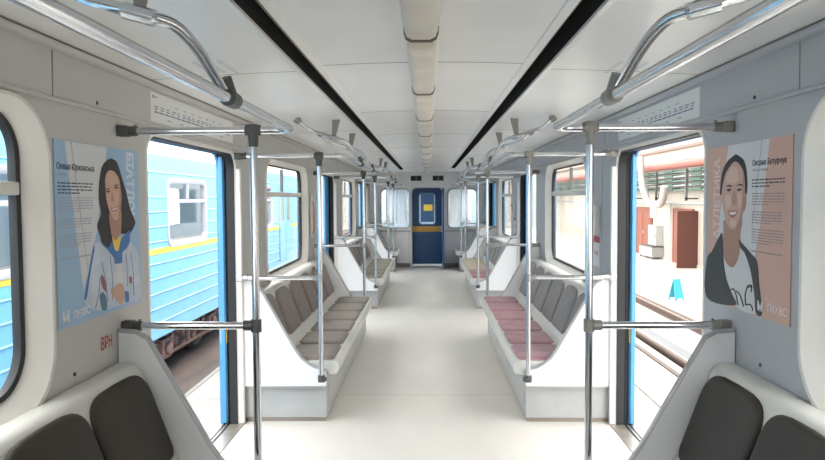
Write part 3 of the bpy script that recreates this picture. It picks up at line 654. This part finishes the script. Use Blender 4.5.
# ------------------------------------------------------------------ line map stickers above the first doors (on the leaning panel)
def panelM(side, y, h):
    a = Vector((side*W, 0, ZP)); c = Vector((side*1.238, 0, 2.014)); up = (c-a).normalized(); p = a+up*h
    al = Vector((0, 1, 0)) if side < 0 else Vector((0, -1, 0)); nn = al.cross(up)
    return Matrix(((al.x, up.x, nn.x, p.x), (al.y, up.y, nn.y, y), (al.z, up.z, nn.z, p.z), (0, 0, 0, 1)))
for side, nm in ((-1, 'left'), (1, 'right')):
    t = thing('line_map', 'long white metro line map strip above the %s door' % nm, 'map', (0, 0, 0), 0, 'line maps above the doors')
    M = panelM(side, 3.13 if side < 0 else 4.46, .012)
    b = MB(); b.add([(0, .008, .0012), (1.32, .008, .0012), (1.32, .142, .0012), (0, .142, .0012), (0, .008, .0002), (1.32, .008, .0002), (1.32, .142, .0002), (0, .142, .0002)], [(0,1,2,3),(7,6,5,4),(0,4,5,1),(1,5,6,2),(2,6,7,3),(3,7,4,0)], M=M)
    sh = b.build('strip', M_PAPER, t)
    b = MB(); q = lambda x0, x1, y0, y1: b.add([(x0, y0, .0016), (x1, y0, .0016), (x1, y1, .0016), (x0, y1, .0016)], [(0,1,2,3)], M=M)
    q(.04, 1.25, .052, .057); b.build('route_line', mat('print_route_blue', (.12, .18, .38), .5), sh)
    b = MB()
    rnd = random.Random(3)
    for i in range(17):
        x = .05+i*.073; q(x, x+.008, .048, .061); 
        for r_ in range(2): q(x-.008, x-.008+rnd.uniform(.03, .06), .066+r_*.011, .071+r_*.011)
    q(.02, .035, .115, .130); q(.045, .075, .119, .125); q(.50, .504, .02, .095)
    for i in range(7): x = .3+i*.12; q(x, x+.04, .100, .104)
    for i in range(6): x = .2+i*.17; q(x, x+.05, .028, .032)
    b.build('station_text', M_INK, sh)
# red carriage lettering on the left wall
t = thing('red_wall_letters', 'small red letters ВРН on the left wall by the bench', 'lettering', (-W, 2.60, .92), 0)
textobj('letters', 'ВРН', .066, Matrix(((0,0,1,.0006),(1,0,0,0),(0,1,0,0),(0,0,0,1))), M_RED, t, sx=.74, bold=.0015)
# screws on walls
k = 0
for side, y, z, w_ in ((-1, 2.62, 1.868, 'above the left poster'), (1, 2.62, 1.868, 'above the right poster'), (-1, 2.40, .88, 'above the left foreground bench'), (1, 2.54, .88, 'above the right foreground bench')):
    b = MB(); b.tube([(side*(W+.002), y, z), (side*(W-.004), y, z)], .007, 10)
    tag(b.build('wall_screw', M_SCREW), 'dark round screw head on the wall '+w_, 'screw', 'dark screws on the walls')
# intercom on both walls
def intercom(side, y, lab, far=False):
    t = thing('intercom', lab, 'intercom', (side*W, y, 1.1), 0, 'passenger intercoms')
    s = -side
    b = MB(); b.box(0, s*.035, -.10, .10, .13, .34); bd = b.build('body', M_CREAM, t, bevel=.008)
    b = MB(); b.box(s*.034, s*.038, -.045, .035, .19, .31); b.build('speaker_panel', mat('intercom_grey', (.30,.28,.25), .5), t)
    for i in range(4): b = MB(); b.box(s*.037, s*.0395, -.038, .028, .205+.025*i, .212+.025*i); b.build('speaker_slit', M_DARK, t)
    b = MB(); b.tube([(s*.035, .068, .29), (s*.044, .068, .29)], .012, 12); b.build('call_button', M_RED, t)
    b = MB(); b.box(0, s*.004, -.09, .09, .075, .115); b.build('red_notice', M_RED, t)
    b = MB(); b.box(0, s*.002, -.09, .09, -.10, .07); pp = b.build('instruction_sheet', M_PAPER, t)
    b = MB()
    for i in range(3): b.box(s*.002, s*.0025, -.05, -.01, -.02+.0*i, .01); b.box(s*.002, s*.0025, .01, .05, -.02, .01)
    b.build('pictograms', mat('print_pale_red', (.6,.25,.25), .5), pp)
intercom(1, 5.02, 'cream intercom with red notice on the right wall past the first door')
intercom(1, 5.02+T, 'cream intercom on the right wall past the second door')
# long lever cover on the left wall between window and second door
t = thing('door_release', 'slim door release lever with red stripe on left wall', 'lever', (-W, 7.36, 1.30))
b = MB(); b.box(0, .022, -.05, .05, -.22, .24); b.build('cover', M_CREAM, t, bevel=.01)
b = MB(); b.tube([(.022, 0, -.17), (.04, 0, -.13), (.04, 0, .12), (.022, 0, .17)], .005, 8); b.build('lever', mat('lever_red', (.42,.20,.20), .5), t)
# faded sticker marks on the ceiling
def ceil_marks(side, y, x, lab):
    b = MB(); rnd = random.Random(int(y*10)+side)
    def zc(x):
        for (xa, za), (xb, zb) in zip(prof, prof[1:]):
            if xb <= x <= xa: return za+(zb-za)*(x-xa)/(xb-xa)-.0006
    for r_ in range(3):
        yy = y
        while yy < y+.26:
            w = rnd.uniform(.012, .03); xx = x+r_*.05
            b.add([(side*xx, yy, zc(xx)), (side*(xx+.02), yy, zc(xx+.02)), (side*(xx+.02), yy+w, zc(xx+.02)), (side*xx, yy+w, zc(xx))], [(0,1,2,3)]); yy += w+.012
    tag(b.build('faded_sticker', mat('faded_grey_ink', (.66, .66, .68), .6)), lab, 'sticker', 'faded notices on the ceiling')
ceil_marks(-1, 2.75, .80, 'faded grey notice on the ceiling left of the lamps')
ceil_marks(1, 2.85, .80, 'faded bluish notice on the ceiling right of the lamps')
# ------------------------------------------------------------------ outside: depot
GZ = -1.1
M_DFLOOR = mat('depot_floor', (.50, .45, .39), .4, noise=.06, nscale=.8)
M_LFLOOR = mat('depot_concrete', (.42, .41, .36), .7, noise=.25, nscale=1.5)
b = MB(); b.box(-12, 2.9, -8, 60, GZ-.1, GZ-.03); S(b.build('floor_depot_left', M_LFLOOR))
b = MB(); b.box(-7, -3.26, -8, 60, GZ-.03, GZ-.022); S(b.build('floor_track_bed', mat('track_bed_brown', (.12,.09,.075), .7, noise=.35, nscale=2.5, stretch=(1,.3,1))))
b = MB(); b.box(2.9, 3.86, -8, 60, GZ-.1, GZ); b.box(5.36, 10.2, -8, 60, GZ-.1, GZ); b.box(3.86, 5.36, -8, 60, GZ-.12, GZ-.06)
S(b.build('floor_depot_right', M_DFLOOR))
# pit edge / walkway on the left
b = MB(); b.box(-3.26, -3.20, -8, 60, GZ-.03, GZ-.015); S(b.build('trim_platform_line', mat('line_grey', (.36,.34,.31), .6)))
for i, (x, pos) in enumerate(((3.93, 'nearer'), (5.25, 'farther'), (-4.35, 'nearer'), (-5.85, 'farther'))):
    b = MB(); z0 = GZ-.06 if x > 0 else GZ-.03
    b.prism([(x-.06, z0), (x+.06, z0), (x+.015, z0+.03), (x+.015, z0+.10), (x+.035, z0+.11), (x+.035, z0+.15), (x-.035, z0+.15), (x-.035, z0+.11), (x-.015, z0+.10), (x-.015, z0+.03)], 'y', -6, 58)
    tag(b.build('track_rail', mat('rail_rust', (.10,.06,.045), .5, metal=.3, noise=.2, nscale=5)), '%s steel rail of the %s' % (pos, 'empty track outside the right doors' if x > 0 else 'track under the blue train'), 'rail', 'depot track rails')
b = MB(); b.box(4.25, 4.95, -6, 58, GZ-.06, GZ+.08)
tag(b.build('contact_trough', mat('trough_white', (.50,.52,.54), .5)), 'long pale trough lying between the rails of the right track', 'trough')
b = MB(); b.box(3.60, 3.68, -6, 58, GZ, GZ+.025); b.box(5.5, 5.6, -6, 58, GZ, GZ+.02)
S(b.build('trim_track_edge', mat('edge_brown', (.10,.07,.055), .6)))
WX = 9.8
S(plate('wall_depot', [(-8, GZ), (60, GZ), (60, 6.2), (-8, 6.2)], [], WX, WX+.2, mat('depot_wall_cream', (.40,.36,.31), .6, noise=.05, nscale=1)))
b = MB(); b.box(WX-.03, WX, -8, 60, GZ, GZ+.12); S(b.build('baseboard_depot', M_LFLOOR))
b = MB(); b.box(-12, WX, 59.8, 60, GZ, 7); S(b.build('wall_depot_far', mat('depot_wall_far', (.4,.37,.34), .7)))
M_BRICK = mat('red_brown_door_paint', (.17, .038, .014), .45, noise=.06, nscale=3)
for i, (y0, y1, lab) in enumerate(((25.6, 27.6, 'red-brown double door in the depot wall, nearer one'), (30.3, 32.4, 'red-brown double door in the depot wall, farther one, left of the grey cabinets'))):
    t = thing('depot_door', lab, 'door', (WX, y0, GZ), 0, 'red-brown depot doors')
    w = y1-y0; H = 2.08
    b = MB(); b.box(-.06, 0, -.06, 0, 0, H+.06); b.box(-.06, 0, w, w+.06, 0, H+.06); b.box(-.06, 0, 0, w, H, H+.06); b.build('frame', M_BRICK, t)
    for q in range(2):
        a0 = q*w/2+.005; a1 = (q+1)*w/2-.005
        b = MB(); b.box(-.045, 0, a0, a1, 0, H-.005); lf = b.build('leaf', M_BRICK, t)
        for z0, z1 in ((.2, .95), (1.1, 1.9)):
            b = MB(); b.box(-.06, -.045, a0+.15, a1-.15, z0, z1); b.build('door_panel', M_BRICK, lf, bevel=.01)
        b = MB(); b.tube([(-.06, a1-.08 if q == 0 else a0+.08, .95), (-.06, a1-.08 if q == 0 else a0+.08, 1.1)], .015, 8); b.build('handle', M_STEEL, lf)
# open leaf of the nearer door
t = thing('open_door_leaf', 'dark red-brown door leaf standing open beside the nearer depot door', 'door', (WX, 25.2, GZ))
b = MB(); b.box(-.75, 0, 0, .05, 0, 2.08); b.build('leaf', mat('dark_red_brown', (.07,.018,.010), .45), t)
# cabinets and boxes between the doors
t = thing('wall_cabinet', 'pale grey cabinet on the depot wall between the red-brown doors', 'cabinet', (WX, 28.9, -.55))
b = MB(); b.box(-.3, 0, 0, 1.0, 0, .85); b.build('body', mat('cab_grey', (.36,.36,.35), .5), t, bevel=.01)
b = MB(); b.box(-.32, -.3, .05, .95, .05, .8); dd = b.build('door', mat('cab_grey2', (.42,.42,.41), .5), t)
b = MB(); b.box(-.34, -.32, .1, .14, .35, .5); b.build('handle', M_SCREW, dd)
t = thing('floor_cabinet', 'low grey bench cabinet standing under the depot wall cabinet', 'cabinet', (WX, 28.8, GZ))
b = MB(); b.box(-.5, 0, 0, 1.7, .08, .5); b.build('body', mat('cab_grey3', (.26,.26,.25), .5), t, bevel=.01)
b = MB(); b.box(-.52, .0, -.02, 1.72, .5, .53); b.build('top', M_SCREW, t)
for yy in (.05, 1.6):
    b = MB(); b.box(-.48, -.42, yy, yy+.06, 0, .08); b.build('leg', M_SCREW, t)
t = thing('electrical_box', 'small cream box on the depot wall above the low cabinet', 'box', (WX, 29.8, .6))
b = MB(); b.box(-.15, 0, 0, .35, 0, .5); b.build('body', M_CREAM, t, bevel=.01); b = MB(); b.box(-.16, -.15, .03, .32, .03, .47); b.build('lid', M_WHITE, t)
b = MB(); b.tube([(WX-.05, 29.3, 1.12), (WX-.05, 29.3, 1.62)], .05, 8)
tag(b.build('down_pipe', M_BRICK), 'thin red-brown pipe dropping down the depot wall above the cabinet', 'pipe')
b = MB(); b.tube([(WX-.06, 27.95, GZ), (WX-.06, 27.95, 1.28)], .03, 8)
tag(b.build('conduit', M_BASE), 'slim grey conduit on the depot wall beside the nearer door', 'pipe')
# blue floor sign
t = thing('floor_sign', 'turquoise A-frame floor sign standing on the pale depot floor', 'sign', (6.25, 17.4, GZ), math.radians(18))
for s_, nm in ((-1, 'front_board'), (1, 'back_board')):
    b = MB(); b.prism([(-.14, 0), (-.10, .55), (.10, .55), (.14, 0), (.10, 0), (.085, .06), (-.085, .06), (-.10, 0)], 'y', -.008, .008)
    o = b.build(nm, mat('turquoise_plastic', (.04,.33,.42), .4), t, bevel=.003); o.rotation_euler = (math.radians(14)*s_, 0, 0); o.location = (0, s_*.138, 0)
# pipes and cable racks along the depot wall
b = MB(); b.tube([(WX-.35, -6, 2.72), (WX-.35, 58, 2.72)], .16, 14)
tag(b.build('red_pipe', mat('pipe_red', (.28,.085,.065), .45)), 'thick faded red pipe running along the depot wall', 'pipe')
M_GRN = mat('cable_green', (.02, .07, .05), .6); M_GRY = mat('cable_grey', (.24,.26,.26), .6)
t = thing('cable_rack', 'long rack of dark green cables in five tiers on the depot wall', 'cable rack', (WX-.02, 0, GZ))
for i in range(5):
    zr = 1.72+.17*i-GZ
    b = MB(); b.box(-.35, -.08, -6, 58, zr, zr+.06); b.build('tray', M_GRY if i % 2 else mat('cable_teal', (.08,.14,.12), .6), t)
    b = MB()
    for q in range(22): y = -4+q*2.8; b.box(-.38, -.05, y, y+.9, zr+.02, zr+.10)
    b.build('cable_bundle', M_GRN, t)
for i in range(9):
    y = 12+i*3.3
    b = MB(); b.box(-.45, -.37, y, y+.08, 2.45, 3.62); b.box(-.45, 0, y, y+.08, 2.5, 2.56)
    b.build('upright', M_SCREW, t)
b = MB(); b.tube(bez([(WX-.75, 29.6, 3.2), (WX-.75, 29.4, 2.0), (WX-.75, 28.6, 1.25), (WX-.75, 26.9, 1.15), (WX-.75, 26.6, 1.9)], .5, 6), .14, 12)
b.tube([(WX-.75, 29.2, 2.0), (WX-.01, 29.2, 2.0)], .03, 8)
tag(b.build('duct', mat('duct_pale', (.33,.31,.29), .4)), 'pale curved ventilation duct hanging in front of the cable racks', 'duct')
b = MB(); b.tube([(WX-.25, -6, 1.25), (WX-.25, 58, 1.25)], .05, 8)
tag(b.build('grey_pipe', M_GRY), 'thin grey pipe running below the cable racks', 'pipe')
for i, (z, h_) in enumerate(((3.35, .10), (3.75, .16))):
    b = MB(); b.box(WX-.12, WX, -6, 58, z, z+h_)
    tag(b.build('wall_beam', mat('beam_brown', (.20,.13,.11), .6)), '%s of two brown beams running along the depot wall above the red pipe' % ['lower', 'upper'][i], 'beam')
# roof beams of the hall (glazed between)
for i in range(9):
    y = 6+i*6.0
    b = MB(); b.box(1.8, WX, y, y+.25, 4.9, 5.2); b.box(1.8, WX, y+.08, y+.17, 4.5, 4.58)
    for q in range(8): x = 1.9+q; b.tube([(x, y+.12, 4.55), (x+.5, y+.12, 4.95), (x+1, y+.12, 4.55)], .03, 6)
    tag(b.build('roof_truss', mat('truss_pale', (.20,.15,.13), .6)), 'pale roof truss above the right depot track, %s from the near end' % ['first', 'second', 'third', 'fourth', 'fifth', 'sixth', 'seventh', 'eighth', 'ninth'][i], 'truss', 'roof trusses of the depot')
for i, x in enumerate((3.5, 6.5)):
    b = MB(); b.tube([(x, -6, 4.35), (x, 58, 4.35)], .06, 8)
    tag(b.build('roof_pipe', mat('pipe_pale', (.42,.36,.33), .5)), 'pale pipe under the depot roof, %s' % ('nearer the car' if i == 0 else 'farther from the car'), 'pipe')
# ------------------------------------------------------------------ neighbouring train
M_SKYB = mat('train_sky_blue', (.20, .50, .72), .4, noise=.04, nscale=2); M_PALE = mat('train_window_frame', (.42, .42, .46), .4)
TX = -3.6; TY0, TY1 = -3.0, 23.0
tr = thing('metro_train', 'sky-blue metro train with yellow stripe standing outside the left doors', 'train', (TX, TY0, GZ))
P_ = lambda y: y-TY0
wc = [10.35+T*k for k in range(-2, 3)]; dc = [12.62+T*k for k in range(-3, 3) if 12.62+T*k > TY0+1]
def zz(z): return z-GZ
holes = [rrect(P_(c-.80), P_(c+.80), zz(.88), zz(1.745), .12) for c in wc]
bd = plate('body_side', [(0, zz(-.36)), (P_(TY1), zz(-.36)), (P_(TY1), zz(2.10)), (0, zz(2.10))], holes, -.05, 0, M_SKYB, tr)
b = MB()
for z in (-.16, .04, .24, .44, .64, .93, 1.13, 1.33, 1.53, 1.86):
    segs = []
    if .88 < z < 1.745:
        y = TY0
        for c in wc:
            segs.append((y, c-.88)); y = c+.88
        segs.append((y, TY1))
    else: segs = [(TY0, TY1)]
    for a_, b_ in segs:
        if b_ > a_: b.prism([(0, zz(z)-.014), (.012, zz(z)-.003), (.012, zz(z)+.003), (0, zz(z)+.014)], 'y', P_(a_), P_(b_))
b.build('corrugation', M_SKYB, bd)
b = MB(); b.box(-.001, .006, 0, P_(TY1), zz(.765), zz(.845)); b.build('yellow_stripe', M_YEL, tr)
b = MB(); b.prism([(0, zz(2.10)), (-.10, zz(2.28)), (-.45, zz(2.45)), (-1.3, zz(2.55)), (-2.15, zz(2.45)), (-2.5, zz(2.28)), (-2.6, zz(2.10))], 'y', 0, P_(TY1)); b.build('roof', mat('train_roof_pale', (.70,.70,.70), .5), tr)
b = MB(); b.box(-2.6, -2.55, 0, P_(TY1), zz(-.36), zz(.9)); b.box(-2.6, -2.55, 0, P_(TY1), zz(1.75), zz(2.1))
for c in range(7): b.box(-2.6, -2.55, c*4.0, c*4.0+1.8, zz(.9), zz(1.75))
b.build('far_side', M_WHITE, tr)
b = MB(); b.box(-2.58, -.03, 0, P_(TY1), zz(-.02), zz(.02)); b.build('train_floor', M_FLOOR, tr)
b = MB(); b.box(-2.58, -.03, 0, .05, zz(0), zz(2.1)); b.box(-2.58, -.03, P_(TY1)-.05, P_(TY1), zz(0), zz(2.1)); b.build('end_wall', M_SKYB, tr)
for c in wc:
    f_ = lambda i, x: (rrect(P_(c-.80)+i, P_(c+.80)-i, zz(.88)+i, zz(1.745)-i, max(.03, .12-i*.7), 6), x)
    w = frame_loft([f_(-.06, .001), f_(-.055, .015), f_(-.005, .015), f_(.02, .0), f_(.02, -.06)], M_PALE, 'window', tr)
    b = MB(); b.box(-.03, .005, P_(c-.8), P_(c+.8), zz(1.45), zz(1.50)); b.box(-.03, .004, P_(c)-.02, P_(c)+.02, zz(1.5), zz(1.73)); b.build('window_bar', M_PALE, w)
    b = MB(); b.box(-.034, -.030, P_(c-.79), P_(c+.79), zz(.89), zz(1.735)); b.build('pane', GLASS, w)
    b = MB(); b.tube([(-.45, P_(c-.45), zz(.0)), (-.45, P_(c-.45), zz(2.0))], .02, 8); b.build('inside_post', M_CHROME, tr)
    b = MB(); b.box(-.62, -.06, P_(c-.9), P_(c+.9), zz(.02), zz(.45)); b.box(-.2, -.06, P_(c-.9), P_(c+.9), zz(.45), zz(.92)); b.build('inside_bench', M_TAUPE, tr, bevel=.03)
for c in dc:
    for q in (-1, 1):
        b = MB(); b.box(.0, .02, P_(c)+q*.012, P_(c)+q*.66, zz(-.02), zz(1.82)); dl = b.build('door_leaf', M_SKYB, tr, bevel=.01)
        b = MB(); b.box(.02, .024, P_(c)+q*.18, P_(c)+q*.52, zz(.95), zz(1.6)); b.build('door_window', mat('dark_glass', (.18,.22,.25), .1), dl, bevel=.002)
M_UND = mat('undercarriage_dark', (.05, .042, .04), .7, noise=.3, nscale=6); M_RUST = mat('undercarriage_rust', (.26, .15, .13), .7, noise=.35, nscale=8)
b = MB(); b.box(-2.5, -.25, .3, P_(TY1)-.3, zz(-.50), zz(-.36)); b.build('underframe', M_UND, tr)
rnd = random.Random(5)
def bogie(yc):
    g = bpy.data.objects.new('bogie', None); COL.objects.link(g); g.parent = tr; g.location = (-.45, P_(yc), 0)
    b = MB(); b.box(-.10, .10, -1.35, 1.35, .38, .56); b.box(-.14, .14, -.45, .45, .30, .62)
    b.prism([(-1.6, .42), (-1.3, .66), (1.3, .66), (1.6, .42), (1.1, .34), (-1.1, .34)], 'x', -.05, .12); b.build('side_frame', M_RUST, g, bevel=.02)
    for q in (-1, 1):
        b = MB(); b.tube([(-.16, q*1.05, .42), (-.03, q*1.05, .42)], .40, 28); b.tube([(-.18, q*1.05, .42), (-.14, q*1.05, .42)], .44, 28); b.build('wheel', M_UND, g)
        b = MB(); b.box(.02, .24, q*1.05-.16, q*1.05+.16, .27, .57); b.tube([(.24, q*1.05, .42), (.30, q*1.05, .42)], .10, 12); b.build('axle_box', M_RUST, g, bevel=.02)
        for s_ in (-1, 1):
            pts = [(.14+.055*math.cos(a_), q*1.05+s_*.30+.055*math.sin(a_), .40+.0085*i) for i, a_ in enumerate([2*math.pi*j/8 for j in range(36)])]
            b = MB(); b.tube(pts, .014, 6); b.build('spring', mat('spring_pale', (.50,.40,.38), .5), g)
    for j, y in enumerate((-.25, 0, .25)):
        b = MB(); b.tube([(.16, y, .30), (.16, y, .66)], .05, 10); b.build('damper', M_RUST, g)
    b = MB(); b.box(.10, .30, -1.7, -1.35, .25, .40); b.tube([(.2, -1.7, .32), (.2, 1.7, .30)], .03, 8); b.build('collector_beam', mat('collector_wood', (.18,.10,.07), .7), g)
bogie(11.0); bogie(18.6)
for y, w, m_ in ((3.2, 1.4, M_UND), (5.2, 1.1, M_RUST), (7.0, 1.4, M_UND), (13.6, 1.3, M_RUST), (15.3, 1.1, M_UND), (8.6, .5, M_RUST), (21, 1.2, M_UND)):
    b = MB(); b.box(-.85, -.22, P_(y), P_(y+w), .30, .66); eb = b.build('equipment_box', m_, tr, bevel=.02)
    b = MB()
    for q in range(5): b.box(-.22, -.20, P_(y)+w*(.12+.16*q), P_(y)+w*(.2+.16*q), .36, .60)
    b.build('cooling_rib', M_RUST if m_ is M_UND else M_UND, eb)
b = MB()
for q in range(6): b.tube([(-.28, P_(8.2)+q*.7, .66-.03*(q % 2)), (-.24, P_(8.6)+q*.7, .40), (-.30, P_(9.0)+q*.7, .64)], .018, 6)
b.build('brake_hose', M_UND, tr)
# ------------------------------------------------------------------ next carriage beyond the end wall
nx = thing('next_carriage', 'pale end of the next carriage seen through the end windows', 'carriage', (0, 15.75, 0))
xo = xzplate('end_sheet', [(-1.3, -.3), (1.3, -.3), (1.3, 2.15), (-1.3, 2.15)], [rrect(-1.0, -.42, .9, 1.7, .1), rrect(.42, 1.0, .9, 1.7, .1), rrect(-.24, .24, .95, 1.6, .08)], 0, .05, mat('end_pale_blue', (.52,.66,.78), .5), nx)
for x in (-.95, -.72, -.5, .5, .74, .93):
    b = MB(); b.tube([(x, .35, 0), (x, .35, 2.0)], .018, 8); b.build('inside_post', M_CHROME, nx)
b = MB(); b.box(-1.2, 1.2, .0, 5, -.02, 0); b.build('carriage_floor', M_FLOOR, nx)
for s_ in (-1, 1):
    b = MB(); b.box(s_*1.2, s_*1.23, .05, 5, 0, .9); b.box(s_*1.2, s_*1.23, .05, 5, 1.75, 2.1); b.box(s_*1.2, s_*1.23, 2.2, 3.0, .9, 1.75); b.build('side_wall', M_WHITE, nx)
b = MB(); b.box(-1.2, 1.2, .05, 5, 2.05, 2.1); b.build('carriage_ceiling', M_CEIL, nx)
b = MB(); b.box(-1.2, 1.2, 5, 5.05, 0, 2.1); b.build('far_wall', mat('far_wall_grey', (.55,.6,.66), .5), nx)
b = MB(); b.box(-.2, .2, 4.9, 4.96, .1, 1.7); b.build('far_door', M_NAVY, nx)
b = MB(); b.box(-.10, .14, 3.2, 3.3, 1.15, 1.32); b.build('yellow_light_patch', M_YEL, nx)  # added floating slab, its colour stands for a patch of yellow light
g = thing('gangway_plate', 'steel gangway plate between the carriages beyond the end door', 'plate', (0, YE+.2, 0))
b = MB(); b.box(-.4, .4, .06, .60, -.04, -.005); b.build('plate', M_STEEL, g)
for o_ in list(bpy.data.objects):
    if o_.parent is None and o_.type in ('MESH', 'EMPTY') and 'kind' not in o_ and 'category' not in o_: print('UNTAGGED', o_.name)
